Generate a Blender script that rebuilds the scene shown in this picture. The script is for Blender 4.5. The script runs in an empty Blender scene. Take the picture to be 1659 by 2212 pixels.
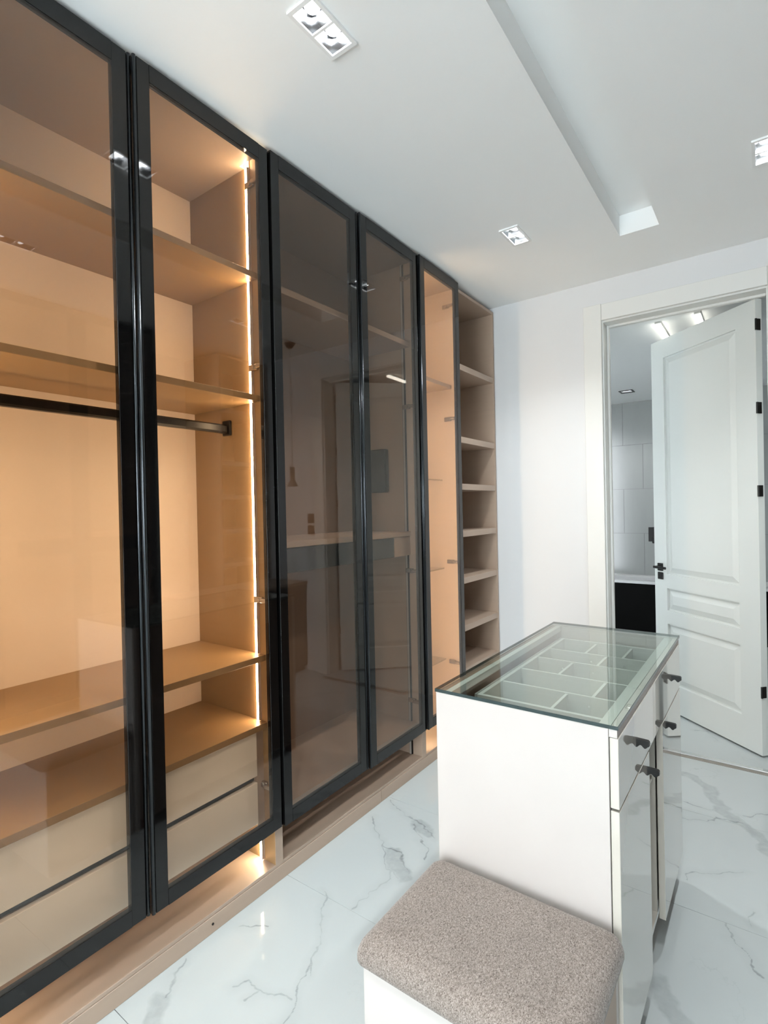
import bpy, bmesh, math, random
import numpy as np
from mathutils import Matrix, Vector
random.seed(7)
SC = bpy.context.scene
COL = SC.collection

# ------------------------------------------------------------------ camera
F_PX, YAW, PITCH, ROLL = 1143.606, 0.62987, -0.00632, -0.02117
CAM = Vector((1.48387, 0.0, 1.36832))
fw = Vector((-math.sin(YAW)*math.cos(PITCH), math.cos(YAW)*math.cos(PITCH), math.sin(PITCH)))
rt = Vector((math.cos(YAW), math.sin(YAW), 0.0)); up = rt.cross(fw)
r2 = math.cos(ROLL)*rt + math.sin(ROLL)*up
u2 = -math.sin(ROLL)*rt + math.cos(ROLL)*up
cd = bpy.data.cameras.new('camera'); cam = bpy.data.objects.new('camera', cd); COL.objects.link(cam)
cd.sensor_fit = 'HORIZONTAL'; cd.sensor_width = 36.0; cd.lens = F_PX/1659.0*36.0
cd.clip_start = 0.02; cd.clip_end = 100
m = Matrix((r2, u2, -fw)).transposed().to_4x4(); m.translation = CAM
cam.matrix_world = m
SC.camera = cam

# ------------------------------------------------------------------ world, daylight, exposure
SKY = 14.0
W = bpy.data.worlds.new('world'); SC.world = W; W.use_nodes = True
wb = W.node_tree.nodes['Background']; wb.inputs[0].default_value = (0.90, 0.96, 1.0, 1); wb.inputs[1].default_value = SKY
pl = bpy.data.lights.new('window_daylight_portal', 'AREA'); pl.shape = 'RECTANGLE'; pl.size = 1.9; pl.size_y = 2.3
po = bpy.data.objects.new('window_daylight_portal', pl); COL.objects.link(po)
po.location = (1.05, -3.46, 1.25); po.rotation_euler = (math.radians(90), 0, 0)   # faces +y, into the room
pl.cycles.is_portal = True
SPOT_W = 23.0          # each downlight lamp
LED_STRENGTH = 80.0
SC.view_settings.view_transform = 'Standard'; SC.view_settings.look = 'None'
SC.view_settings.gamma = 1.0; SC.view_settings.use_curve_mapping = False
SC.view_settings.exposure = 0.34
SC.cycles.max_bounces = 9; SC.cycles.diffuse_bounces = 4; SC.cycles.glossy_bounces = 4
SC.cycles.use_adaptive_sampling = True; SC.cycles.adaptive_threshold = 0.035; SC.cycles.adaptive_min_samples = 16
SC.cycles.transparent_max_bounces = 20; SC.cycles.use_denoising = True
SC.cycles.sample_clamp_indirect = 6.0
SC.cycles.use_light_tree = False
SC.cycles.caustics_reflective = True; SC.cycles.blur_glossy = 1.0; SC.cycles.caustics_refractive = False

# ------------------------------------------------------------------ materials
def srgb(r, g, b):
    f = lambda c: (c/255)/12.92 if c/255 <= 0.04045 else (((c/255)+0.055)/1.055)**2.4
    return (f(r), f(g), f(b), 1.0)
def mat(name, col, rough=0.5, metal=0.0, spec=0.5, coat=0.0, var=0.0, scale=6.0, bump=0.0, bscale=200.0, stretch=None):
    M = bpy.data.materials.new(name); M.use_nodes = True
    nt = M.node_tree; b = nt.nodes['Principled BSDF']
    b.inputs['Base Color'].default_value = col; b.inputs['Roughness'].default_value = rough
    b.inputs['Metallic'].default_value = metal; b.inputs['Specular IOR Level'].default_value = spec
    b.inputs['Coat Weight'].default_value = coat; b.inputs['Coat Roughness'].default_value = 0.03
    tc = nt.nodes.new('ShaderNodeTexCoord'); v = tc.outputs['Object']
    if stretch:
        mp = nt.nodes.new('ShaderNodeMapping'); mp.inputs['Scale'].default_value = stretch
        nt.links.new(v, mp.inputs[0]); v = mp.outputs[0]
    if var > 0:
        n = nt.nodes.new('ShaderNodeTexNoise'); n.inputs['Scale'].default_value = scale; n.inputs['Detail'].default_value = 5
        nt.links.new(v, n.inputs['Vector'])
        r = nt.nodes.new('ShaderNodeMapRange'); r.inputs[3].default_value = 1-var; r.inputs[4].default_value = 1+var
        nt.links.new(n.outputs[0], r.inputs[0])
        mx = nt.nodes.new('ShaderNodeVectorMath'); mx.operation = 'SCALE'; mx.inputs[0].default_value = col[:3]
        nt.links.new(r.outputs[0], mx.inputs['Scale']); nt.links.new(mx.outputs[0], b.inputs['Base Color'])
    if bump > 0:
        n2 = nt.nodes.new('ShaderNodeTexNoise'); n2.inputs['Scale'].default_value = bscale; n2.inputs['Detail'].default_value = 3
        nt.links.new(v, n2.inputs['Vector'])
        bp = nt.nodes.new('ShaderNodeBump'); bp.inputs['Strength'].default_value = bump; bp.inputs['Distance'].default_value = 0.002
        nt.links.new(n2.outputs[0], bp.inputs['Height']); nt.links.new(bp.outputs[0], b.inputs['Normal'])
    return M
def emis(name, col, s):
    M = bpy.data.materials.new(name); M.use_nodes = True; nt = M.node_tree; nt.nodes.clear()
    e = nt.nodes.new('ShaderNodeEmission'); e.inputs[0].default_value = (*col, 1); e.inputs[1].default_value = s
    o = nt.nodes.new('ShaderNodeOutputMaterial'); nt.links.new(e.outputs[0], o.inputs[0]); return M
def glass(name, tint, r0=0.045, refl=(1, 1, 1)):
    """thin sheet glass: tinted see-through plus mirror reflection by Schlick's law on each face"""
    M = bpy.data.materials.new(name); M.use_nodes = True; nt = M.node_tree; nt.nodes.clear(); N = nt.nodes.new; L = nt.links.new
    g = N('ShaderNodeNewGeometry'); d = N('ShaderNodeVectorMath'); d.operation = 'DOT_PRODUCT'
    L(g.outputs['Incoming'], d.inputs[0]); L(g.outputs['True Normal'], d.inputs[1])
    def mth(op, a, b=None, clamp=False):
        n = N('ShaderNodeMath'); n.operation = op; n.use_clamp = clamp
        for i, x in enumerate((a, b)):
            if x is None: continue
            if isinstance(x, (int, float)): n.inputs[i].default_value = x
            else: L(x, n.inputs[i])
        return n.outputs[0]
    c = mth('ABSOLUTE', d.outputs['Value']); k = mth('SUBTRACT', 1.0, c, True); p5 = mth('POWER', k, 5.0)
    R = mth('ADD', mth('MULTIPLY', p5, 1-r0), r0, True)
    t = N('ShaderNodeBsdfTransparent'); t.inputs[0].default_value = (*tint, 1)
    gl = N('ShaderNodeBsdfGlossy'); gl.inputs['Roughness'].default_value = 0.0; gl.inputs[0].default_value = (*refl, 1)
    mx = N('ShaderNodeMixShader'); L(R, mx.inputs[0]); L(t.outputs[0], mx.inputs[1]); L(gl.outputs[0], mx.inputs[2])
    o = N('ShaderNodeOutputMaterial'); L(mx.outputs[0], o.inputs[0]); return M

M = {}
M['wall'] = mat('wall_paint', (0.69, 0.70, 0.708, 1), 0.6, var=0.015, scale=2.0, bump=0.03, bscale=150)
M['ceil'] = mat('ceiling_paint', (0.93, 0.95, 0.95, 1), 0.7, var=0.012, scale=3.0, bump=0.02, bscale=120)
M['lam'] = mat('taupe_laminate', srgb(176, 155, 137), 0.42, var=0.05, scale=5.0, stretch=(1, 1, 9))
M['lamwarm'] = mat('warm_lit_laminate', srgb(150, 121, 84), 0.42, var=0.05, scale=5.0, stretch=(1, 1, 9))  # taupe laminate; the lit bay's dim warm light is put into its colour
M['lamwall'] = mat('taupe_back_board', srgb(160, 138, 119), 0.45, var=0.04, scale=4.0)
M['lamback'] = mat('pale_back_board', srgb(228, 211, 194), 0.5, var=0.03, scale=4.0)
M['lamdark'] = mat('brown_laminate', srgb(120, 98, 84), 0.45, var=0.06, scale=5.0)
M['cream'] = mat('cream_drawer_lacquer', srgb(246, 237, 220), 0.4, var=0.02)
M['black'] = mat('black_glazed_frame', (0.003, 0.003, 0.003, 1), 0.05, spec=0.45)
M['blackm'] = mat('black_metal', (0.006, 0.006, 0.006, 1), 0.35, spec=0.3)
M['alu'] = mat('dark_anodised_profile', (0.05, 0.055, 0.06, 1), 0.22, metal=0.9)
M['bronze'] = glass('bronze_tinted_glass', (0.86, 0.805, 0.755), 0.045)
M['clear'] = glass('clear_shelf_glass', (0.86, 0.87, 0.84), 0.04)
M['green'] = glass('greenish_top_glass', (0.87, 0.90, 0.875), 0.028)
M['pane'] = glass('window_glass', (0.97, 0.98, 0.98), 0.03)
M['gedge'] = mat('dark_green_glass_edge', (0.02, 0.035, 0.035, 1), 0.1)
M['led'] = emis('warm_led_diffuser', (1.0, 0.80, 0.535), LED_STRENGTH)
M['ledoff'] = mat('unlit_led_diffuser', (0.45, 0.42, 0.38, 1), 0.4)
M['gap'] = mat('black_gap_strip', (0.01, 0.008, 0.007, 1), 0.4)
M['islf'] = mat('cream_white_board', (0.53, 0.492, 0.465, 1), 0.32, var=0.05, scale=5.0)
M['gloss'] = mat('glossy_white_lacquer', (0.56, 0.53, 0.47, 1), 0.03, coat=1.0)
M['tray'] = mat('pale_tray_board', (0.46, 0.47, 0.445, 1), 0.5)
M['chrome'] = mat('chrome', (0.85, 0.86, 0.87, 1), 0.12, metal=1.0)
M['nickel'] = mat('nickel_hinge', (0.55, 0.5, 0.45, 1), 0.25, metal=1.0)
M['doorw'] = mat('white_door_paint', (0.67, 0.70, 0.68, 1), 0.38)
M['trim'] = mat('off_white_trim_paint', (0.73, 0.735, 0.71, 1), 0.4)
M['tilew'] = mat('grey_wall_tile', (0.385, 0.40, 0.39, 1), 0.18, var=0.10, scale=3.0, stretch=(3, 1, 0.6))
M['grime'] = mat('dirty_grout', (0.26, 0.24, 0.215, 1), 0.8, var=0.3, scale=30)
M['grout'] = mat('grout', (0.24, 0.24, 0.235, 1), 0.8)
M['bathw'] = mat('white_bath_stone', (0.85, 0.85, 0.85, 1), 0.15)
M['bathb'] = mat('matt_black_panel', (0.002, 0.002, 0.002, 1), 0.6, spec=0.1)
M['wood'] = mat('reddish_wood', srgb(110, 52, 40), 0.5, var=0.15, scale=20)
M['dark'] = mat('dark_switch_plate', (0.03, 0.02, 0.015, 1), 0.35)
M['bulb'] = emis('downlight_lens', (0.93, 0.97, 1.0), 40.0)
M['bar'] = emis('bathroom_light_bar', (1.0, 0.97, 0.86), 6.0)
M['trimw'] = mat('bright_downlight_trim', (0.92, 0.93, 0.93, 1), 0.25, spec=0.6)
M['bulbdim'] = emis('small_downlight_lens', (0.97, 0.98, 1.0), 3.0)
M['reflr'] = mat('downlight_reflector', (0.55, 0.56, 0.57, 1), 0.16, metal=1.0)
M['cavity'] = mat('downlight_baffle', (0.02, 0.02, 0.022, 1), 0.25)
M['blueglass'] = mat('smoked_drawer_glass', (0.008, 0.011, 0.012, 1), 0.08, spec=0.35)

def fabric():
    Mt = mat('grey_brown_melange_fabric', srgb(150, 140, 135), 0.95, spec=0.1)
    nt = Mt.node_tree; b = nt.nodes['Principled BSDF']; N = nt.nodes.new; L = nt.links.new
    tc = [n for n in nt.nodes if n.type == 'TEX_COORD'][0]
    mp = N('ShaderNodeMapping'); mp.inputs['Scale'].default_value = (1.0, 0.6, 1.0); mp.inputs['Rotation'].default_value = (0, 0, 0.6)
    L(tc.outputs['Object'], mp.inputs[0])
    n1 = N('ShaderNodeTexNoise'); n1.inputs['Scale'].default_value = 420; n1.inputs['Detail'].default_value = 4; n1.inputs['Distortion'].default_value = 1.2
    n2 = N('ShaderNodeTexNoise'); n2.inputs['Scale'].default_value = 14; n2.inputs['Detail'].default_value = 3
    L(mp.outputs[0], n1.inputs['Vector']); L(tc.outputs['Object'], n2.inputs['Vector'])
    cr = N('ShaderNodeValToRGB'); e = cr.color_ramp.elements
    e[0].position = 0.34; e[0].color = srgb(90, 80, 73); e[1].position = 0.66; e[1].color = srgb(158, 148, 140)
    L(n1.outputs[0], cr.inputs[0])
    mr = N('ShaderNodeMapRange'); mr.inputs[3].default_value = 0.9; mr.inputs[4].default_value = 1.08; L(n2.outputs[0], mr.inputs[0])
    vm = N('ShaderNodeVectorMath'); vm.operation = 'SCALE'; L(cr.outputs[0], vm.inputs[0]); L(mr.outputs[0], vm.inputs['Scale'])
    L(vm.outputs[0], b.inputs['Base Color'])
    bp = N('ShaderNodeBump'); bp.inputs['Strength'].default_value = 0.5; bp.inputs['Distance'].default_value = 0.001
    L(n1.outputs[0], bp.inputs['Height']); L(bp.outputs[0], b.inputs['Normal'])
    b.inputs['Sheen Weight'].default_value = 0.25
    return Mt
M['fabric'] = fabric()

THIN = [[(0.172, 1.374), (0.2, 1.331), (0.255, 1.288), (0.318, 1.186), (0.337, 1.142), (0.362, 1.072), (0.388, 1.018), (0.431, 0.956)], [(0.318, 1.186), (0.365, 1.109)], [(0.041, 1.852), (0.123, 1.757), (0.191, 1.718), (0.26, 1.638), (0.354, 1.575)], [(0.308, 1.598), (0.334, 1.496), (0.307, 1.381)], [(0.191, 1.718), (0.277, 1.703), (0.354, 1.636), (0.383, 1.601)], [(0.026, 2.013), (0.102, 1.971), (0.191, 1.923), (0.252, 1.915), (0.334, 1.881)], [(0.223, 1.896), (0.297, 1.841), (0.349, 1.808), (0.367, 1.747)], [(0.019, 0.922), (0.045, 0.878), (0.073, 0.83)], [(0.203, 0.945), (0.233, 0.982), (0.289, 0.996), (0.371, 1.018)], [(0.294, 0.992), (0.275, 0.948)], [(0.047, 1.107), (0.135, 1.168)], [(1.166, 2.581), (1.249, 2.625), (1.281, 2.68), (1.378, 2.676)], [(1.363, 2.752), (1.403, 2.766), (1.443, 2.827), (1.469, 2.836)], [(1.147, 2.747), (1.244, 2.731), (1.275, 2.739)], [(1.216, 2.185), (1.231, 2.213), (1.259, 2.244), (1.322, 2.275), (1.386, 2.328)], [(1.331, 2.005), (1.372, 1.959), (1.404, 1.937), (1.424, 1.904), (1.453, 1.852)], [(1.437, 2.123), (1.413, 2.083), (1.426, 2.057)], [(1.053, 3.628), (1.169, 3.665), (1.213, 3.543)]]
WIDE = [[(0.246, 1.699), (0.333, 1.627), (0.368, 1.606)], [(0.23, 1.912), (0.297, 1.898)], [(0.072, 0.812), (0.106, 0.777), (0.138, 0.752)], [(1.115, 3.021), (1.172, 3.003), (1.23, 2.933), (1.27, 2.82), (1.308, 2.74), (1.35, 2.71), (1.378, 2.668), (1.417, 2.626), (1.442, 2.571), (1.469, 2.51)], [(1.2, 1.657), (1.22, 1.626), (1.245, 1.608), (1.259, 1.581), (1.281, 1.555)]]
def marble():
    """vein distances come from two mesh attributes of the tiles; noise gives width, fading, clouds and hairlines"""
    Mt = bpy.data.materials.new('veined_white_marble_tile'); Mt.use_nodes = True
    nt = Mt.node_tree; b = nt.nodes['Principled BSDF']; N = nt.nodes.new; L = nt.links.new
    g = N('ShaderNodeNewGeometry')
    def att(name):
        n = N('ShaderNodeAttribute'); n.attribute_name = name; return n.outputs['Fac']
    def mt(op, a, b_=None, clamp=False):
        n = N('ShaderNodeMath'); n.operation = op; n.use_clamp = clamp
        for i, x in enumerate((a, b_)):
            if x is None: continue
            if isinstance(x, (int, float)): n.inputs[i].default_value = x
            else: L(x, n.inputs[i])
        return n.outputs[0]
    def noise(scale, detail=4, rough=0.55, dist=0.0):
        n = N('ShaderNodeTexNoise'); n.inputs['Scale'].default_value = scale; n.inputs['Detail'].default_value = detail
        n.inputs['Roughness'].default_value = rough; n.inputs['Distortion'].default_value = dist
        L(g.outputs['Position'], n.inputs['Vector']); return n.outputs[0]
    def rng(x, a, b_, c, d):
        n = N('ShaderNodeMapRange'); n.inputs[1].default_value = a; n.inputs[2].default_value = b_; n.inputs[3].default_value = c; n.inputs[4].default_value = d
        L(x, n.inputs[0]); return n.outputs[0]
    dT = mt('SUBTRACT', 1.0, att('vein_thin')); dW = mt('SUBTRACT', 1.0, att('vein_wide'))
    wn = rng(noise(9, 3), 0.3, 0.75, 0.0016, 0.0065)
    thin = mt('MULTIPLY', mt('SUBTRACT', 1.0, mt('DIVIDE', dT, wn), True), rng(noise(5, 4), 0.35, 0.6, 0.35, 1.0))
    halo = rng(dT, 0.0, 0.03, 0.08, 0.0)
    wide = mt('MULTIPLY', rng(dW, 0.020, 0.032, 1.0, 0.0), rng(noise(26, 5), 0.3, 0.65, 0.35, 0.8))
    v2 = mt('SUBTRACT', 1.0, mt('DIVIDE', mt('ABSOLUTE', mt('SUBTRACT', noise(1.7, 6, 0.62, 0.3), 0.5)), 0.005), True)
    v2 = mt('MULTIPLY', v2, rng(noise(2.3, 3), 0.52, 0.68, 0.0, 0.5))
    cloud = rng(noise(1.6, 5), 0.35, 0.75, 0.0, 0.08)
    tot = mt('ADD', mt('ADD', mt('MULTIPLY', thin, 0.7), halo), mt('ADD', mt('MULTIPLY', wide, 0.42), mt('ADD', mt('MULTIPLY', v2, 0.4), cloud)), True)
    mx = N('ShaderNodeMix'); mx.data_type = 'RGBA'
    mx.inputs[6].default_value = (0.485, 0.525, 0.525, 1); mx.inputs[7].default_value = (0.17, 0.19, 0.19, 1)
    L(tot, mx.inputs[0]); L(mx.outputs[2], b.inputs['Base Color'])
    b.inputs['Roughness'].default_value = 0.06; b.inputs['Specular IOR Level'].default_value = 0.55
    return Mt
def vnoise(x, y, seed):
    """smooth value noise, -0.5..0.5"""
    xi = np.floor(x).astype(np.int64); yi = np.floor(y).astype(np.int64); fx = x-xi; fy = y-yi
    fx = fx*fx*(3-2*fx); fy = fy*fy*(3-2*fy)
    def h(a, c):
        n = (a*374761393 + c*668265263 + seed*1442695041) & 0x7fffffff
        n = ((n ^ (n >> 13))*1274126177) & 0x7fffffff
        return ((n ^ (n >> 16)) & 0xffff)/65535.0 - 0.5
    return (h(xi, yi)*(1-fx)+h(xi+1, yi)*fx)*(1-fy) + (h(xi, yi+1)*(1-fx)+h(xi+1, yi+1)*fx)*fy
def vein_fields(P):
    """1 - distance (m) to the nearest thin / wide vein for points P (n,2)"""
    x, y = P[:, 0], P[:, 1]
    wx = sum(vnoise(x*f, y*f, s)*a for f, a, s in ((14, .034, 1), (38, .016, 2), (110, .006, 3)))
    wy = sum(vnoise(x*f, y*f, s)*a for f, a, s in ((14, .034, 4), (38, .016, 5), (110, .006, 6)))
    Q = np.stack((x+wx, y+wy), 1); out = []
    for polys in (THIN, WIDE):
        best = np.full(len(P), 1.0)
        for pl_ in polys:
            for a, c in zip(pl_, pl_[1:]):
                a = np.array(a); d = np.array(c)-a; s = Q-a
                t = np.clip(s@d/(d@d), 0, 1); best = np.minimum(best, np.linalg.norm(s-t[:, None]*d, axis=1))
        out.append((1-best).astype(np.float32))
    return out
M['marble'] = marble()

# ------------------------------------------------------------------ mesh helpers
WL = {}     # world location of a parent whose meshes are written in world coordinates
def box(bm, x0, x1, y0, y1, z0, z1, bev=0.0, seg=1):
    g = bmesh.ops.create_cube(bm, size=1.0); vs = g['verts']
    bmesh.ops.scale(bm, vec=(abs(x1-x0), abs(y1-y0), abs(z1-z0)), verts=vs)
    bmesh.ops.translate(bm, vec=((x0+x1)/2, (y0+y1)/2, (z0+z1)/2), verts=vs)
    if bev > 0:
        es = list({e for v in vs for e in v.link_edges})
        bmesh.ops.bevel(bm, geom=es, offset=bev, segments=seg, affect='EDGES', profile=0.5)
def cyl(bm, c, r, h, axis='z', seg=24, r2=None, caps=True):
    g = bmesh.ops.create_cone(bm, cap_ends=caps, segments=seg, radius1=r, radius2=r if r2 is None else r2, depth=h); vs = g['verts']
    if axis == 'x': bmesh.ops.rotate(bm, cent=(0, 0, 0), matrix=Matrix.Rotation(math.pi/2, 3, 'Y'), verts=vs)
    if axis == 'y': bmesh.ops.rotate(bm, cent=(0, 0, 0), matrix=Matrix.Rotation(-math.pi/2, 3, 'X'), verts=vs)
    bmesh.ops.translate(bm, vec=c, verts=vs)
def prism(bm, pts, axis, a0, a1):
    """outline pts in the two other axes, extruded along axis"""
    def v3(p, a): return {'x': (a, p[0], p[1]), 'y': (p[0], a, p[1]), 'z': (p[0], p[1], a)}[axis]
    A = [bm.verts.new(v3(p, a0)) for p in pts]; B = [bm.verts.new(v3(p, a1)) for p in pts]; n = len(pts)
    bm.faces.new(A); bm.faces.new(list(reversed(B)))
    for i in range(n): bm.faces.new((A[i], B[i], B[(i+1) % n], A[(i+1) % n]))
    bmesh.ops.recalc_face_normals(bm, faces=bm.faces)
def boxes(*bs, bev=0.0):
    bm = bmesh.new()
    for b in bs: box(bm, *b, bev=bev)
    return bm
def sub_mesh(bm, name, mt_, off=(0, 0, 0), smooth=False):
    if any(off): bmesh.ops.translate(bm, vec=(-off[0], -off[1], -off[2]), verts=bm.verts)
    me = bpy.data.meshes.new(name); bm.to_mesh(me); bm.free(); me.materials.append(mt_)
    if smooth:
        for p in me.polygons: p.use_smooth = True
    return me
def part(name, bm, mt_, parent, label=None, kind=None, smooth=False):
    """a part under a thing; bm in the coordinates of the thing's root frame"""
    off = WL.get(parent.name, (0, 0, 0))
    o = bpy.data.objects.new(name, sub_mesh(bm, name, mt_, off, smooth)); COL.objects.link(o); o.parent = parent
    WL[o.name] = off
    if label: o['label'] = label
    if kind: o['kind'] = kind
    return o
def thing(name, label, cat, loc, group=None, rotz=0.0, world=True):
    o = bpy.data.objects.new(name, None); COL.objects.link(o); o.empty_display_size = 0.1
    o.location = loc; o.rotation_euler = (0, 0, rotz); o['label'] = label; o['category'] = cat
    if group: o['group'] = group
    WL[o.name] = tuple(loc) if world else (0, 0, 0)
    return o
def solo(name, bm, mt_, label, cat, group=None, smooth=False):
    """a thing that is one mesh, origin at its base centre"""
    xs = [v.co for v in bm.verts]; c = ((min(v.x for v in xs)+max(v.x for v in xs))/2, (min(v.y for v in xs)+max(v.y for v in xs))/2, min(v.z for v in xs))
    o = bpy.data.objects.new(name, sub_mesh(bm, name, mt_, c, smooth)); COL.objects.link(o); o.location = c
    o['label'] = label; o['category'] = cat
    if group: o['group'] = group
    WL[o.name] = c; return o
def struct(name, bm, mt_, label=None, cat=None):
    o = bpy.data.objects.new(name, sub_mesh(bm, name, mt_)); COL.objects.link(o); o['kind'] = 'structure'
    o['label'] = label or name.replace('_', ' '); o['category'] = cat or name.split('_')[0]
    return o
def plate(axis, a0, a1, u0, u1, v0, v1, holes):
    """a slab with rectangular holes; u,v are the two other axes in xyz order"""
    bm = bmesh.new()
    us = sorted({u0, u1, *[h[0] for h in holes], *[h[1] for h in holes]}); vs = sorted({v0, v1, *[h[2] for h in holes], *[h[3] for h in holes]})
    us = [u for u in us if u0 <= u <= u1]; vs = [v for v in vs if v0 <= v <= v1]
    for i in range(len(us)-1):
        run = None
        for j in range(len(vs)-1):
            cu, cv = (us[i]+us[i+1])/2, (vs[j]+vs[j+1])/2
            inside = any(h[0] < cu < h[1] and h[2] < cv < h[3] for h in holes)
            if not inside:
                if run is None: run = vs[j]
            if (inside or j == len(vs)-2) and run is not None:
                e = vs[j] if inside else vs[j+1]
                r = (us[i], us[i+1], run, e)
                if axis == 'z': box(bm, r[0], r[1], r[2], r[3], a0, a1)
                elif axis == 'y': box(bm, r[0], r[1], a0, a1, r[2], r[3])
                else: box(bm, a0, a1, r[0], r[1], r[2], r[3])
                run = None
    return bm

# ------------------------------------------------------------------ the room
H = 2.70; YB = 3.334; YR = -3.4; XR = 2.62; XL = -0.50
fl = struct('floor', boxes((XL-.1, XR+.1, YR-.1, 6.8, -0.10, -0.006)), M['grout'], 'floor of large polished white marble tiles with grey veins', 'floor')
TW, TD = 1.30, 0.65
FINE = [(0.0, 0.80), (1.10, 1.50)]      # strips of floor where single veins can be traced
def tile(x0, x1, y0, y1):
    if x1-x0 < .02 or y1-y0 < .02: return
    x0 += .001; x1 -= .001; y0 += .001; y1 -= .001; st = .0035
    near = y1 > .6 and y0 < 3.9 and any(a < x1 and b > x0 for a, b in FINE)
    if not near:
        part('floor_tile', boxes((x0, x1, y0, y1, -0.006, 0.0)), M['marble'], fl); return
    cx = {x0, x1}
    for a, b in FINE:
        a, b = max(a, x0), min(b, x1)
        if b > a: cx |= set(np.linspace(a, b, max(2, int((b-a)/st))))
    X = np.array(sorted(cx)); Y = np.linspace(y0, y1, int((y1-y0)/st)+1); nx, ny = len(X), len(Y)
    G = np.stack(np.meshgrid(X, Y), -1).reshape(-1, 2)
    idx = np.arange(nx*ny).reshape(ny, nx)
    F = np.stack((idx[:-1, :-1], idx[:-1, 1:], idx[1:, 1:], idx[1:, :-1]), -1).reshape(-1, 4)
    V = np.concatenate((np.column_stack((G, np.zeros(len(G)))), [(x0, y0, -.006), (x1, y0, -.006), (x1, y1, -.006), (x0, y1, -.006)]))
    me = bpy.data.meshes.new('floor_tile'); nv, nf = len(V), len(F)+5; n0 = nx*ny
    me.vertices.add(nv); me.vertices.foreach_set('co', V.astype(np.float32).ravel())
    c = (idx[0, 0], idx[0, -1], idx[-1, -1], idx[-1, 0])
    side = [(n0+k, n0+(k+1) % 4, c[(k+1) % 4], c[k]) for k in range(4)] + [(n0+3, n0+2, n0+1, n0)]
    FF = np.concatenate((F, np.array(side)))
    me.loops.add(nf*4); me.loops.foreach_set('vertex_index', FF.astype(np.int32).ravel())
    me.polygons.add(nf); me.polygons.foreach_set('loop_start', np.arange(0, nf*4, 4, dtype=np.int32))
    me.update(calc_edges=True)
    vt, vw = vein_fields(V[:, :2])
    for nm, f in (('vein_thin', vt), ('vein_wide', vw)): me.attributes.new(nm, 'FLOAT', 'POINT').data.foreach_set('value', f)
    me.materials.append(M['marble'])
    o = bpy.data.objects.new('floor_tile', me); COL.objects.link(o); o.parent = fl
ys = [YR] + [0.07+0.65*k for k in range(-5, 6)]; ys[-1] = 3.262
for i in range(len(ys)-1):
    for x0, x1 in ((XL, 0.97), (0.97, 2.27), (2.27, XR)): tile(x0, x1, ys[i], ys[i+1])
for y0, y1 in ((3.262, 3.95), (3.95, 4.6), (4.6, 5.25), (5.25, 6.6)):
    for x0, x1 in ((-0.9, 0.40), (0.40, 1.70), (1.70, 2.2)): tile(x0, x1, y0, y1)

DL = [(0.505, 1.105), (0.49, 2.51), (1.493, 2.50), (1.493, 1.10), (0.50, -0.31), (1.493, -0.31)]
dlh = [(x-.043, x+.043, y-.088, y+.088) for x, y in DL]
SX0, SX1, SY0, SY1 = 0.898, 1.074, -1.0, 2.845
ceil = plate('z', H, H+.10, XL-.1, XR+.1, YR-.1, YB+.13, dlh+[(SX0, SX1, SY0, SY1)])
box(ceil, SX0-.02, SX1+.02, SY0-.02, SY1+.02, H+.10, H+.14)
for h in dlh: box(ceil, h[0]-.01, h[1]+.01, h[2]-.01, h[3]+.01, H+.10, H+.11)
struct('ceiling', ceil, M['ceil'], 'white plaster ceiling with a long recessed slot', 'ceiling')
DX0, DX1, DZ = 0.682, 1.498, 2.462
struct('wall_back', plate('y', YB, YB+.125, XL-.1, XR+.1, 0, H, [(DX0, DX1, -1, DZ)]), M['wall'], 'white painted wall at the end of the room with the doorway', 'wall')
wl = boxes((XL-.1, XL, YR, YB, 0, H), (XL, 0.0, YR, 0.30, 0, H))
struct('wall_left', wl, M['wall'], 'wall behind the wardrobe row', 'wall')
struct('wall_right', boxes((XR, XR+.1, YR, YB, 0, H)), M['wall'], 'wall opposite the wardrobe row', 'wall')
struct('wall_front', plate('y', YR-.12, YR, XL-.1, XR+.1, 0, H, [(0.1, 2.0, 0.1, 2.4)]), M['wall'], 'wall with the window behind the viewer', 'wall')
w = struct('window_1', plate('y', YR-.09, YR-.04, 0.1, 2.0, 0.1, 2.4, [(.15, 1.025, .15, 2.35), (1.075, 1.95, .15, 2.35)]), M['trim'], 'white framed window behind the viewer', 'window')
for a, b in ((.15, 1.025), (1.075, 1.95)): part('pane', boxes((a, b, YR-.068, YR-.062, .15, 2.35)), M['pane'], w)

# doorway: casing, jambs, stop
tr = struct('trim_1', boxes((0.588, 0.690, YB-.022, YB, 0, 2.555), bev=.002), M['trim'], 'flat off white door casing around the bathroom doorway', 'door frame')
part('casing_top', boxes((0.6905, 1.4895, YB-.021, YB, 2.457, 2.552), bev=.002), M['trim'], tr)
part('casing_side', boxes((1.490, 1.592, YB-.022, YB, 0, 2.555), bev=.002), M['trim'], tr)
part('jamb', boxes((DX0, 0.697, YB, YB+.125, 0, DZ)), M['trim'], tr)
part('jamb', boxes((1.483, DX1, YB, YB+.125, 0, DZ)), M['trim'], tr)
part('head_jamb', boxes((0.697, 1.483, YB, YB+.125, 2.448, DZ)), M['trim'], tr)
part('door_stop', boxes((0.697, 0.711, YB+.075, YB+.105, 0, 2.448), bev=.003), M['trim'], tr)
part('door_stop', boxes((0.711, 1.483, YB+.075, YB+.105, 2.434, 2.448), bev=.003), M['trim'], tr)
t2 = struct('trim_2', boxes((0.697, 1.483, 3.250, 3.285, 0.0, 0.007), bev=.0025), M['chrome'], 'scuffed metal threshold strip in the doorway', 'threshold')

part('grout_bed', boxes((0.697, 1.483, 3.222, 3.2495, -.004, .0015)), M['grime'], t2, 'brownish grout smear')
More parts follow.
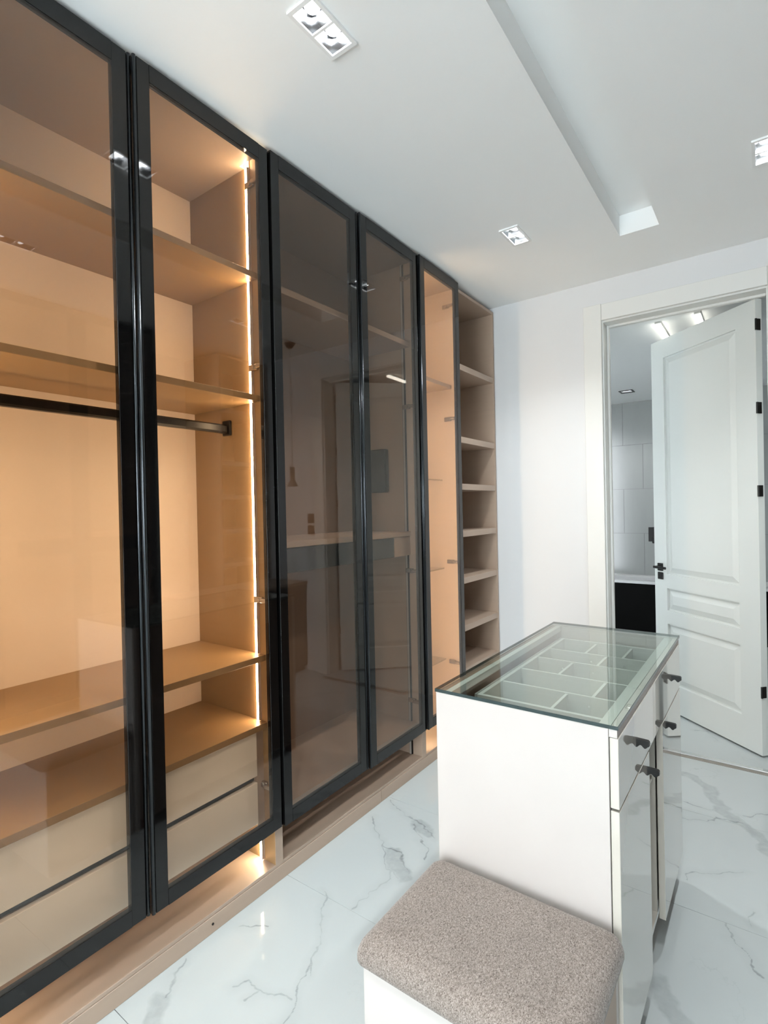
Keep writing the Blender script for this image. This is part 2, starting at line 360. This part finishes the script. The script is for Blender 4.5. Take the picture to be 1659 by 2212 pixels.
# door leaf: local x along the leaf from the hinge, local y = thickness, z up
dA = Vector((1.462, 3.462)); dB = Vector((0.93, 3.94)); dt = (dB-dA).normalized()
door = struct('door_1', bmesh.new(), M['doorw'], 'white panelled bathroom door standing open with black lever handle', 'door')
door.location = (dA.x, dA.y, 0); door.rotation_euler = (0, 0, math.atan2(dt.y, dt.x))
LW, LT = 0.785, 0.04
def leaf():
    # leaf closet side is local +y ; recessed grooves around the raised panels
    panels = [(0.125, 0.675, 0.90, 2.315), (0.125, 0.675, 0.663, 0.808), (0.125, 0.675, 0.19, 0.575)]
    bm = plate('y', 0.0, LT, 0.0, LW, 0.012, 2.436, panels)
    for (a, b, c, d) in panels:
        box(bm, a, b, 0.006, LT-.014, c, d)
        for y0, y1, g in ((LT-.014, LT-.002, 1), (0.002, 0.006, -1)):
            # sloped moulding and raised field
            i0, i1 = .012, .045
            o4 = [(a+i0, c+i0), (b-i0, c+i0), (b-i0, d-i0), (a+i0, d-i0)]; i4 = [(a+i1, c+i1), (b-i1, c+i1), (b-i1, d-i1), (a+i1, d-i1)]
            yo, yi = (LT-.013, LT-.003) if g > 0 else (.005, .003)
            vo = [bm.verts.new((p[0], yo, p[1])) for p in o4]; vi = [bm.verts.new((p[0], yi, p[1])) for p in i4]
            bm.faces.new(vi if g < 0 else vi)
            for k in range(4): bm.faces.new((vo[k], vo[(k+1) % 4], vi[(k+1) % 4], vi[k]))
    bmesh.ops.recalc_face_normals(bm, faces=bm.faces)
    return bm
lb = leaf(); lb.to_mesh(door.data); lb.free()
bpy.context.view_layer.update()
def dpart(name, bm, mt_, label=None):
    o = bpy.data.objects.new(name, sub_mesh(bm, name, mt_)); COL.objects.link(o); o.parent = door
    if label: o['label'] = label
    return o
for sgn, y in ((1, LT), (-1, 0.0)):
    dpart('handle_rose', boxes((0.705, 0.752, min(y, y+sgn*.008), max(y, y+sgn*.008), 0.918, 0.968), bev=.002), M['blackm'])
    dpart('keyhole_plate', boxes((0.705, 0.752, min(y, y+sgn*.007), max(y, y+sgn*.007), 0.862, 0.908), bev=.002), M['blackm'])
    bm = bmesh.new(); cyl(bm, (0.728, y+sgn*.028, 0.945), .008, .045, 'y', 12); box(bm, 0.625, 0.736, y+sgn*.05-.006, y+sgn*.05+.006, .937, .953, bev=.003)
    dpart('lever', bm, M['blackm'])
for z in (2.30, 1.86, 1.42, 0.35):
    bm = bmesh.new(); box(bm, -.004, -.0005, 0.012, .034, z-.03, z+.03); cyl(bm, (-.004, .042, z), .005, .06, 'z', 12)
    dpart('hinge', bm, M['blackm'])

# ------------------------------------------------------------------ bathroom beyond the doorway
BZ = 2.53; BY = 6.6
struct('ceiling_bathroom', plate('z', BZ, BZ+.1, -0.95, 2.25, YB+.125, BY+.1, [(0.245, 0.355, 5.88, 6.0)]), M['ceil'], 'grey white bathroom ceiling seen through the doorway', 'ceiling')
wb_ = struct('wall_bathroom', boxes((-0.95, 2.25, BY+.008, BY+.1, 0, BZ)), M['grout'], 'grey tiled bathroom wall seen through the doorway', 'wall')
rows = [0.0, 0.515, 1.025, 1.533, 2.04, BZ]
for j in range(5):
    off = 0.326 if j % 2 == 1 else 0.117
    xs = [-0.95] + [off+k*0.85 for k in range(-2, 4) if -0.9 < off+k*0.85 < 2.2] + [2.25]
    for a, b in zip(xs, xs[1:]):
        part('wall_tile', boxes((a+.0015, b-.0015, BY, BY+.008, rows[j]+.0015, rows[j+1]-.0015)), M['tilew'], wb_)
struct('wall_bathroom_left', boxes((-0.95, -0.9, YB+.125, BY, 0, BZ)), M['tilew'], 'side wall of the bathroom', 'wall')
struct('wall_bathroom_right', boxes((2.2, 2.25, YB+.125, BY, 0, BZ)), M['wall'], 'other side wall of the bathroom', 'wall')
bt = thing('bath_surround', 'black fronted bath surround with white stone rim in the bathroom', 'bathtub', (0.6, 6.3, 0))
part('front_panel', boxes((-0.9, 2.2, 6.07, 6.09, 0.0, 0.523)), M['bathb'], bt, 'matt black front panel')
part('rim', plate('z', 0.524, 0.552, -0.9, 2.2, 6.05, BY-.002, [(-.7, 1.6, 6.15, 6.52)]), M['bathw'], bt, 'white stone rim')
part('basin', boxes((-.72, 1.62, 6.14, 6.53, 0.12, 0.15), (-.72, -.70, 6.14, 6.53, .15, .523), (1.60, 1.62, 6.14, 6.53, .15, .523), (-.70, 1.60, 6.14, 6.15, .15, .523), (-.70, 1.60, 6.52, 6.53, .15, .523)), M['bathw'], bt)
mx_ = thing('bath_mixer', 'black square shower mixer on the grey tiled bathroom wall', 'tap', (0.43, BY, 0.92))
part('plate', boxes((0.372, 0.505, BY-.012, BY, 0.935, 1.095), bev=.003), M['blackm'], mx_)
bm = bmesh.new(); cyl(bm, (0.438, BY-.03, 1.055), .025, .04, 'y', 20); box(bm, .43, .446, BY-.062, BY-.045, 1.03, 1.10, bev=.003)
part('control_knob', bm, M['blackm'], mx_)
bm = bmesh.new(); box(bm, .415, .46, BY-.06, BY-.01, .918, .985, bev=.006)
part('outlet', bm, M['blackm'], mx_)
for k, (x, y0, y1, lab) in enumerate(((0.918, 3.80, 4.24, 'slim glowing light bar on the bathroom ceiling nearer the left jamb'), (1.142, 3.76, 4.08, 'slim glowing light bar on the bathroom ceiling above the open door'))):
    t = thing('light_bar', lab, 'light', (x, (y0+y1)/2, BZ-.03), 'bathroom light bars')
    part('housing', boxes((x-.017, x+.017, y0, y1, BZ-.012, BZ-.0005)), M['trim'], t)
    part('diffuser', boxes((x-.015, x+.015, y0+.005, y1-.005, BZ-.030, BZ-.0125), bev=.004), M['bar'], t)

# ------------------------------------------------------------------ downlights
def make_downlight(label, loc, outlet='ceiling'):
    t = thing('ceiling_downlight', label, 'light', loc, 'twin lamp ceiling downlights', world=False)
    a, b = 0.047, 0.092
    part('trim_frame', plate('z', -.007, 0.0, -a, a, -b, b, [(-.036, .036, -.080, -.004), (-.036, .036, .004, .080)]), M['trimw'], t)
    bm = bmesh.new()      # tapering bright reflector, one well for each lamp
    for s in (-1, 1):
        c = s*.042
        lo = [(-.036, c-.038), (.036, c-.038), (.036, c+.038), (-.036, c+.038)]; hi = [(-.027, c-.027), (.027, c-.027), (.027, c+.027), (-.027, c+.027)]
        vl = [bm.verts.new((p[0], p[1], -.002)) for p in lo]; vh = [bm.verts.new((p[0], p[1], .030)) for p in hi]
        for k in range(4): bm.faces.new((vl[k], vl[(k+1) % 4], vh[(k+1) % 4], vh[k]))
    part('reflector', bm, M['reflr'], t)
    part('housing', boxes((-.036, .036, -.08, .08, .032, .09)), M['cavity'], t)
    for s in (-1, 1):
        bm = bmesh.new(); bmesh.ops.create_uvsphere(bm, u_segments=20, v_segments=10, radius=.022)
        bmesh.ops.scale(bm, vec=(1, 1, .55), verts=bm.verts); bmesh.ops.translate(bm, vec=(0, s*.042, .026), verts=bm.verts)
        part('lamp_lens', bm, M['bulb'], t, smooth=True)
    return t
def copy_tree(o, parent=None):
    c = o.copy(); COL.objects.link(c); c.parent = parent
    for ch in [x for x in bpy.data.objects if x.parent == o]: copy_tree(ch, c)
    return c
dlabels = ['twin lamp downlight nearest the viewer, at the top of the photo', 'twin lamp downlight above the open shelves, left of the ceiling slot',
           'twin lamp downlight cut by the right edge of the photo', 'twin lamp downlight right of the ceiling slot, seen only reflected',
           'twin lamp downlight behind the viewer beside the wardrobe', 'twin lamp downlight behind the viewer on the right']
first = make_downlight(dlabels[0], (DL[0][0], DL[0][1], H))
for k, (x, y) in enumerate(DL):
    o = first if k == 0 else copy_tree(first)
    o.location = (x, y, H); o['label'] = dlabels[k]
    sl = bpy.data.lights.new('downlight_beam', 'SPOT'); sl.energy = SPOT_W*2; sl.spot_size = math.radians(120); sl.spot_blend = 0.9
    sl.shadow_soft_size = 0.03; sl.color = (0.95, 0.985, 1.0)
    so = bpy.data.objects.new('downlight_beam', sl); COL.objects.link(so); so.location = (x, y, H-.012)
# small square downlight in the bathroom
t = thing('bathroom_downlight', 'small square black and white downlight in the bathroom ceiling', 'light', (0.30, 5.94, BZ))
part('trim_frame', plate('z', BZ-.005, BZ+.002, .235, .365, 5.87, 6.01, [(.25, .35, 5.885, 5.995)]), M['blackm'], t)
part('housing', boxes((.245, .355, 5.88, 6.0, BZ+.03, BZ+.09)), M['cavity'], t)
for s in (-1, 1):
    bm = bmesh.new(); bmesh.ops.create_uvsphere(bm, u_segments=14, v_segments=8, radius=.02); bmesh.ops.scale(bm, vec=(1, 1, .5), verts=bm.verts)
    bmesh.ops.translate(bm, vec=(.30+s*.026, 5.94, BZ+.015), verts=bm.verts); part('lamp_lens', bm, M['bulbdim'], t, smooth=True)
bl = bpy.data.lights.new('bathroom_beam', 'SPOT'); bl.energy = 20; bl.spot_size = math.radians(130); bl.spot_blend = .8; bl.shadow_soft_size = .04
bo = bpy.data.objects.new('bathroom_beam', bl); COL.objects.link(bo); bo.location = (.30, 5.94, BZ-.012)

# ------------------------------------------------------------------ wardrobes (local: front plane x=0, interior towards -x, y from 0 to width)
D = 0.44; TOP = 2.668; PT = 0.018; BZ0 = 0.055
def hinge_bm(y, z, s):
    bm = bmesh.new(); box(bm, -.075, -.03, y, y+s*.012, z-.012, z+.012, bev=.002); box(bm, -.035, .0, y+s*.004, y+s*.02, z-.008, z+.008, bev=.002)
    cyl(bm, (-.05, y+s*.012, z), .008, .006, 'y', 10)
    return bm
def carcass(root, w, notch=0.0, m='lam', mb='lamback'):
    for y0, y1 in ((0, PT), (w-PT, w)):
        sp_ = part('side_panel', boxes((-D, -.0015, y0, y1, BZ0, TOP)), M[m], root)
        part('edge_band', boxes((-.0015, 0, y0, y1, BZ0, TOP)), M['lam'], sp_)
    part('back_panel', boxes((-D, -D+.008, PT, w-PT, BZ0, TOP)), M[mb], root)
    part('top_panel', boxes((-D+.008, -.09, PT, w-PT, TOP-PT, TOP), (-.09, 0, PT+notch, w-PT-notch, TOP-PT, TOP)), M['lam'], root)   # notched where the light strip runs up
    part('bottom_panel', boxes((-D+.008, 0, PT, w-PT, BZ0, BZ0+.012), bev=.0008), M['lam'], root)
    part('base', boxes((-D, -.03, .002, w-.002, 0.0, BZ0)), M['lam'], root)
def shelf(root, w, z, x1=-.03, th=.022, m='lam', y0=PT, y1=None, x0=-D+.008):
    return part('shelf', boxes((x0, x1, y0, (w-PT) if y1 is None else y1, z-th, z), bev=.0008), M[m], root)
DZ0, DZ1 = 0.209, 2.684
def glass_door(root, y0, y1, hside, hbars, rot=1.1):
    """hside: +1 hinge at y1, -1 hinge at y0.  frame is the door mesh, pane and edge profile are its sub-parts"""
    yc = (y0+y1)/2; h = (y1-y0)/2
    sl, sr = 0.040, 0.042
    bm = bmesh.new()
    xa, xb = -.009, .011
    box(bm, xa, xb, -h, -h+sl, DZ0, DZ1, bev=.0012); box(bm, xa, xb, h-sr, h, DZ0, DZ1, bev=.0012)
    box(bm, xa, xb, -h+sl, h-sr, DZ0, DZ0+.046); box(bm, xa, xb, -h+sl, h-sr, DZ1-.052, DZ1)
    o = bpy.data.objects.new('door', sub_mesh(bm, 'door', M['black'])); COL.objects.link(o); o.parent = root
    o.location = (.016, yc, 0); o.rotation_euler = (0, 0, math.radians(rot)); o['label'] = 'black framed bronze glass door'
    def sp(name, b, m_, smooth=False):
        q = bpy.data.objects.new(name, sub_mesh(b, name, m_, smooth=smooth)); COL.objects.link(q); q.parent = o; return q
    sp('glass_pane', boxes((xb-.006, xb-.001, -h+sl-.0, h-sr, DZ0+.046, DZ1-.052)), M['bronze'])
    ye = -h if hside > 0 else h
    s = -1 if hside > 0 else 1
    b = bmesh.new(); cyl(b, (xb-.002, ye+s*.007, (DZ0+DZ1)/2), .0058, DZ1-DZ0-.004, 'z', 16)
    box(b, xa, xb-.004, min(ye+s*.0005, ye+s*.011), max(ye+s*.0005, ye+s*.011), DZ0+.002, DZ1-.002)
    sp('edge_handle', b, M['alu'], True)
    return o
def led(root, y, s, z0, z1, on=True, x=-.070):
    """strip set into a side panel; s = which way it faces along y"""
    part('led_channel', boxes((x-.011, x+.011, min(y, y+s*.003), max(y, y+s*.003), z0, z1), (x+.0065, x+.009, min(y+s*.003, y+s*.010), max(y+s*.003, y+s*.010), z0, min(z1, TOP-.025))), M['lam'] if on else M['gap'], root)  # front lip added to keep strip light off the ceiling, open at the top
    part('led_strip', boxes((x-.0065, x+.0055, min(y+s*.003, y+s*.008), max(y+s*.003, y+s*.008), z0, z1)), M['led' if on else 'ledoff'], root)

# unit A : hanging bay with drawers behind the first two doors
YA, Y1, Y2, Y3, Y4, Y5 = 0.305, 0.8195, 1.3330, 1.848, 2.352, 2.795
wA = Y2-YA
A = thing('wardrobe', 'lit glass door wardrobe nearest the viewer with hanging rail and cream drawers', 'wardrobe', (0, YA, 0), 'glass door wardrobe units', world=False)
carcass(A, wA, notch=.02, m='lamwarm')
for z in (2.245, 1.795, 0.838, 0.588): shelf(A, wA, z, m='lamwarm')
for k in (0, 1):
    y, s = ((wA-PT, -1), (PT, 1))[k]
    for a, b in ((0.069, .565), (0.589, .815), (.839, 1.772), (1.796, 2.222), (2.246, H-.002)):
        if k == 0 or a < 2.2: led(A, y, s, a, b)
    for z in (2.574, 1.90, 1.04, 0.355): part('hinge', hinge_bm(y, z, s), M['nickel'], A)
bm = bmesh.new(); box(bm, -.232, -.202, PT+.012, wA-PT-.012, 1.672, 1.705, bev=.006)
part('hanging_rod', bm, M['blackm'], A)
for y0, y1 in ((PT, PT+.012), (wA-PT-.012, wA-PT)):
    part('rod_bracket', boxes((-.240, -.194, y0, y1, 1.664, 1.722), bev=.003), M['blackm'], A)
for z0, z1 in ((0.398, 0.560), (0.222, 0.374)):
    dr = part('drawer', boxes((-.066, -.048, PT+.03, wA-PT-.036, z0, z1), bev=.001), M['cream'], A)
    part('drawer_box', boxes((-.40, -.066, PT+.045, wA-PT-.05, z0+.01, z1-.03)), M['lam'], dr)
part('finger_groove', boxes((-.085, -.068, PT+.03, wA-PT-.036, .376, .396)), M['gap'], A)
part('drawer_filler', boxes((-.08, -.055, wA-PT-.035, wA-PT, .21, .566)), M['lam'], A)
glass_door(A, .004, Y1-YA-.0135, -1, 0); glass_door(A, Y1-YA+.0115, wA-.003, 1, 0)

# unit B : unlit bay behind the next two doors
wB = Y4-Y2
def unit_b(label, loc, rotz=0.0, group='glass door wardrobe units', drot=1.1):
    B = thing('wardrobe', label, 'wardrobe', loc, group, rotz, world=False)
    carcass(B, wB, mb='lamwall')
    shelf(B, wB, 2.236, th=.026); shelf(B, wB, 0.242); shelf(B, wB, 1.246, x1=-.045, th=.024)
    d = part('drawer', boxes((-.066, -.05, PT+.003, wB-PT-.15, 1.122, 1.219), bev=.001), M['blueglass'], B, 'smoked glass drawer front')
    part('drawer_box', boxes((-.40, -.066, PT+.02, wB-PT-.16, 1.13, 1.20)), M['lam'], d)
    part('drawer_filler', boxes((-.066, -.05, wB-PT-.147, wB-PT, 1.122, 1.221)), M['lam'], B)
    led(B, wB-PT, -1, 1.247, 2.209, on=False); led(B, wB-PT, -1, .243, 1.121, on=False); led(B, wB-PT, -1, .068, .219, on=False); led(B, wB-PT, -1, 2.237, TOP-PT-.001, on=False)
    for y, s in ((PT, 1), (wB-PT, -1)):
        for z in (2.574, 1.90, 1.04, 0.355): part('hinge', hinge_bm(y, z, s), M['nickel'], B)
    glass_door(B, .003, Y3-Y2-.0115, -1, 0, drot); glass_door(B, Y3-Y2+.0135, wB-.010, 1, 0, drot)
    return B
unit_b('dark unlit glass door wardrobe in the middle of the row', (0, Y2, 0))

# unit C : narrow lit bay with glass shelves
wC = Y5-Y4
Cc = thing('wardrobe', 'narrow lit wardrobe with glass shelves behind a single bronze glass door', 'wardrobe', (0, Y4, 0), 'glass door wardrobe units', world=False)
carcass(Cc, wC, mb='lam')
shelf(Cc, wC, 2.09)
for z in (1.535, 1.007, 0.462):
    part('glass_shelf', boxes((-D+.01, -.10, PT+.001, wC-PT-.001, z-.008, z)), M['clear'], Cc, 'clear glass shelf')
for a, b in ((.069, 2.066), (2.092, TOP-PT-.001)): led(Cc, PT, 1, a, b)
for z in (2.555, 1.89, 1.045, 0.45): part('hinge', hinge_bm(wC-PT, z, -1), M['nickel'], Cc)
glass_door(Cc, .006, wC-.004, 1, 0)

# unit D : open shelves against the end wall
wD = YB-.006-Y5
def unit_d(label, loc, rotz=0.0, group='open shelf units'):
    U = thing('open_shelf_unit', label, 'shelf', loc, group, rotz, world=False)
    carcass(U, wD)
    for z in (2.226, 1.79, 1.508, 1.224, 0.943, 0.657, 0.40): shelf(U, wD, z, x1=-.002, th=.036)
    return U
unit_d('tall open taupe shelf unit between the glass doors and the end wall', (0, Y5, 0))
# plinth boards
for y0, y1, lab in ((YA, 1.965, 'long taupe plinth board under the nearest glass door wardrobe'), (1.967, YB-.003, 'taupe plinth board running on to the end wall')):
    solo('plinth_board', boxes((-.028, .002, y0, y1, 0.0, BZ0-.001), bev=.001), M['lam'], lab, 'plinth', 'plinth boards')
# black round-edged device on the partition of the dark bay
bm = bmesh.new(); box(bm, -.325, -.175, Y4-PT-.034, Y4-PT-.0005, 1.455, 1.69, bev=.01, seg=3)
solo('wall_box', bm, M['blueglass'], 'black box fixed to the partition inside the dark wardrobe', 'box')
# screw hole caps on the plinth
solo('screw_cap', (lambda b: (cyl(b, (.003, 1.04, .030), .004, .002, 'x', 12), b)[1])(bmesh.new()), M['gap'], 'tiny dark screw hole in the plinth below the lit wardrobe', 'screw')

# ------------------------------------------------------------------ island
X0, X1, IY0, IY1, IZ = 0.757, 1.212, 1.2127, 2.172, 0.887
I = thing('dressing_island', 'white dressing island with glass top over a divided jewellery tray', 'cabinet', ((X0+X1)/2, (IY0+IY1)/2, 0))
part('glass_top', boxes((X0, X1, IY0, IY1, IZ-.008, IZ)), M['green'], I, 'greenish glass top')
eb = .0012
part('glass_edge', boxes((X0-eb, X0, IY0-eb, IY1+eb, IZ-.0085, IZ-.0005), (X1, X1+eb, IY0-eb, IY1+eb, IZ-.0085, IZ-.0005), (X0, X1, IY0-eb, IY0, IZ-.0085, IZ-.0005), (X0, X1, IY1, IY1+eb, IZ-.0085, IZ-.0005)), M['gedge'], I)
part('end_panel', boxes((X0, X1-.020, IY0+.002, IY0+.020, 0.0, IZ-.010), bev=.001), M['islf'], I, 'cream white end panel')
part('end_panel', boxes((X0, X1-.020, IY1-.020, IY1-.002, 0.10, IZ-.010), bev=.001), M['islf'], I)
part('side_panel', boxes((X0, X0+.018, IY0+.020, IY1-.020, 0.05, IZ-.010), bev=.001), M['lamdark'], I)
part('bottom_panel', boxes((X0+.018, X1-.022, IY0+.020, IY1-.020, .10, .118)), M['gloss'], I)
part('top_rail', boxes((X1-.045, X1-.020, IY0+.020, IY1-.020, IZ-.030, IZ-.010)), M['tray'], I)
part('top_rail', boxes((X0+.018, X0+.035, IY0+.020, IY1-.020, IZ-.030, IZ-.010)), M['tray'], I)
part('inner_shelf', boxes((X0+.018, X1-.04, IY0+.020, IY1-.020, .700, .712)), M['tray'], I)
NY0, NY1 = 1.568, 1.778     # open niche between the doors
part('partition', boxes((X0+.018, X1-.022, NY0-.018, NY0, .118, .70)), M['gloss'], I)
part('partition', boxes((X0+.018, X1-.022, NY1, NY1+.018, .118, .70)), M['gloss'], I)
part('niche_shelf', boxes((X0+.018, X1-.03, NY0+.001, NY1-.001, .52, .535)), M['gloss'], I)
def pull(y, z):
    bm = bmesh.new(); n = 14; pts = []
    x0 = X1; L_ = .029; hgt = .0155
    pts.append((x0, z+hgt/2)); pts.append((x0+L_-.003, z+hgt/2-.001)); pts.append((x0+L_, z+hgt/2-.004))
    for k in range(n+1):
        f = k/n; pts.append((x0+L_*(1-f), z-hgt/2 + .0035*math.cos(f*2*math.pi*1.5) - .001))
    prism(bm, pts, 'y', y-.006, y+.006); return bm
def front(name, y0, y1, z0, z1, hs):
    o = part(name, boxes((X1-.018, X1, y0, y1, z0, z1), bev=.001), M['gloss'], I)
    for (y, z) in hs: part('pull_handle', pull(y, z), M['blackm'], o, 'dark wavy tab pull')
    return o
front('drawer', IY0+.003, IY1-.003, .7035, .858, [(1.405, .785), (1.975, .788)])
front('door', IY0+.003, NY0-.004, .098, .698, [(1.535, .660)])
front('door', NY1+.004, IY1-.003, .098, .698, [(1.845, .676)])
part('front_strip', boxes((X1-.019, X1-.002, IY0+.003, IY1-.003, .8595, IZ-.0105)), M['islf'], I)
for (x, y) in ((X1-.05, IY1-.03), (X1-.05, IY0+.05), (X0+.03, IY1-.03), (X0+.03, IY0+.05)):
    part('foot', boxes((x-.022, x+.022, y-.022, y+.022, 0, .098)), M['wood'], I)
part('kick_board', boxes((X1-.075, X1-.06, IY0+.075, IY1-.055, 0.0, .098)), M['lamdark'], I)
# jewellery tray: floor, rim and dividers
tx0, tx1, ty0, ty1, tz0, tz1 = .800, 1.150, 1.372, 2.140, .765, .832
tz = part('tray', boxes((tx0, tx1, ty0, ty1, tz0, tz0+.006)), M['tray'], I)
for bb in ((tx0, tx0+.012, ty0, ty1), (tx1-.012, tx1, ty0, ty1), (tx0+.012, tx1-.012, ty0, ty0+.012), (tx0+.012, tx1-.012, ty1-.012, ty1)):
    part('tray_rim', boxes((*bb, tz0+.006, tz1)), M['tray'], tz)
dv = [1.527, 1.679, 1.836, 1.968]; rowsy = [ty0+.012]+dv+[ty1-.012]
for y in dv: part('tray_divider', boxes((tx0+.012, tx1-.012, y-.004, y+.004, tz0+.006, tz1-.002)), M['tray'], tz)
for r, xs in enumerate(([1.007], [1.076], [.932], [1.010], [.935, 1.061])):
    for x in xs: part('tray_divider', boxes((x-.004, x+.004, rowsy[r]+.004, rowsy[r+1]-.004, tz0+.006, tz1-.004)), M['tray'], tz)
for (x, y) in ((.96, 1.961), (1.07, 1.961), (1.0, 1.829), (.90, 1.829), (1.07, 1.52)):
    bm = bmesh.new(); cyl(bm, (x, y-.0015, .805), .003, .003, 'y', 10); part('screw_cap', bm, M['chrome'], tz)
# tray drawer box sides
part('tray_side', boxes((tx0-.008, tx0-.002, ty0, ty1, .74, .832), (tx1+.002, tx1+.008, ty0, ty1, .74, .832)), M['tray'], I)

# ------------------------------------------------------------------ bench with fabric cushion
Bn = thing('bench', 'low white bench box against the island', 'bench', (.985, 1.04, 0))
bx0, bx1, by0, by1 = .768, 1.205, .872, 1.205
part('front_board', boxes((bx0, bx1, by0, by0+.018, 0, .405), bev=.001), M['islf'], Bn)
part('back_board', boxes((bx0, bx1, by1-.018, by1, 0, .405)), M['islf'], Bn)
part('side_board', boxes((bx0, bx0+.018, by0+.018, by1-.018, 0, .405), bev=.001), M['islf'], Bn)
part('side_board', boxes((bx1-.018, bx1, by0+.018, by1-.018, 0, .405), bev=.001), M['lam'], Bn, 'bare taupe side board')
part('seat_board', boxes((bx0+.018, bx1-.018, by0+.018, by1-.018, .385, .404)), M['lam'], Bn)
def cushion():
    bm = bmesh.new(); nx, ny = 48, 36
    x0, x1, y0, y1 = .752, 1.224, .852, 1.2085
    cx_, cy_, hx, hy = (x0+x1)/2, (y0+y1)/2, (x1-x0)/2, (y1-y0)/2
    zb, zt = .4065, .456
    rad = .030
    top = {}
    def pt(u, v, R):
        # rounded rectangle inset mapping
        return (cx_+u*hx, cy_+v*hy)
    rings = [(0.0, zb+.004), (0.0, zb+.012), (0.002, zb+.022), (.008, zb+.034), (.018, zb+.043), (.032, zb+.048), (.055, zb+.0505), (.10, zb+.052), (.15, zb+.0525)]
    def outline(ins, n=96):
        pts = []; r = max(rad-ins*.3, .006); a, b = hx-ins, hy-ins
        per = []
        for q, (sx, sy) in enumerate(((1, 1), (-1, 1), (-1, -1), (1, -1))):
            for k in range(n//4):
                th = math.pi/2*(q + k/(n/4-1)); per.append((cx_+sx*(a-r)+r*math.cos(th), cy_+sy*(b-r)+r*math.sin(th)))
        return per
    # subdivide straight sides so the surface can carry a gentle wobble
    loops = []
    for ins, z in rings:
        loops.append([bm.verts.new((p[0], p[1], z)) for p in outline(ins)])
    bot = [bm.verts.new((p[0], p[1], zb)) for p in outline(.006)]
    n = len(bot)
    bm.faces.new(list(reversed(bot)))
    seq = [bot]+loops
    for A_, B_ in zip(seq, seq[1:]):
        for k in range(n): bm.faces.new((A_[k], A_[(k+1) % n], B_[(k+1) % n], B_[k]))
    bm.faces.new(loops[-1])
    bmesh.ops.recalc_face_normals(bm, faces=bm.faces)
    return bm
solo('seat_cushion', cushion(), M['fabric'], 'grey brown fabric cushion on top of the white bench', 'cushion', smooth=True)

# ------------------------------------------------------------------ things behind the picture plane that the glass doors mirror
unit_b('glass door wardrobe on the opposite side, seen only as a reflection', (2.12, 2.20, 0), math.pi, 'opposite wardrobe units', 0.0)
unit_b('second glass door wardrobe on the opposite side, behind the viewer', (2.12, 1.18, 0), math.pi, 'opposite wardrobe units', 0.0)
unit_d('open shelf unit on the opposite side by the doorway, seen reflected', (2.12, YB-.006, 0), math.pi, 'open shelf units')
cb = thing('low_cabinet', 'low taupe cabinet on the opposite side, seen only as a reflection', 'cabinet', (1.94, 2.5, 0))
part('body', boxes((1.72, 2.115, 2.24, 3.326, 0.05, .74)), M['lamdark'], cb); part('top', boxes((1.70, 2.115, 2.22, 3.328, .74, .765), bev=.001), M['lam'], cb)
part('base', boxes((1.76, 2.11, 2.26, 3.32, 0, .05)), M['lamdark'], cb)
pd = thing('pendant_lamp', 'slim black pendant lamp mirrored in the dark glass door', 'lamp', (1.585, 3.05, 1.56))
bm = bmesh.new(); cyl(bm, (1.585, 3.05, 2.68), .02, .038, 'z', 20, r2=.045); part('ceiling_rose', bm, M['blackm'], pd)
bm = bmesh.new(); cyl(bm, (1.585, 3.05, 2.19), .005, .95, 'z', 10); part('rod', bm, M['chrome'], pd)
bm = bmesh.new(); cyl(bm, (1.585, 3.05, 1.665), .018, .10, 'z', 20); cyl(bm, (1.585, 3.05, 1.588), .045, .055, 'z', 20, r2=.018); part('shade', bm, M['blackm'], pd)
for z, lab in ((1.30, 'upper dark square switch on the end wall right of the doorway'), (1.20, 'lower dark square switch on the end wall right of the doorway')):
    s_ = solo('light_switch', boxes((1.615, 1.685, YB-.010, YB-.0005, z-.04, z+.04), bev=.002), M['dark'], lab, 'switch', 'switches by the doorway')
    part('rocker', boxes((1.628, 1.672, YB-.013, YB-.0102, z-.028, z+.028), bev=.001), M['dark'], s_)
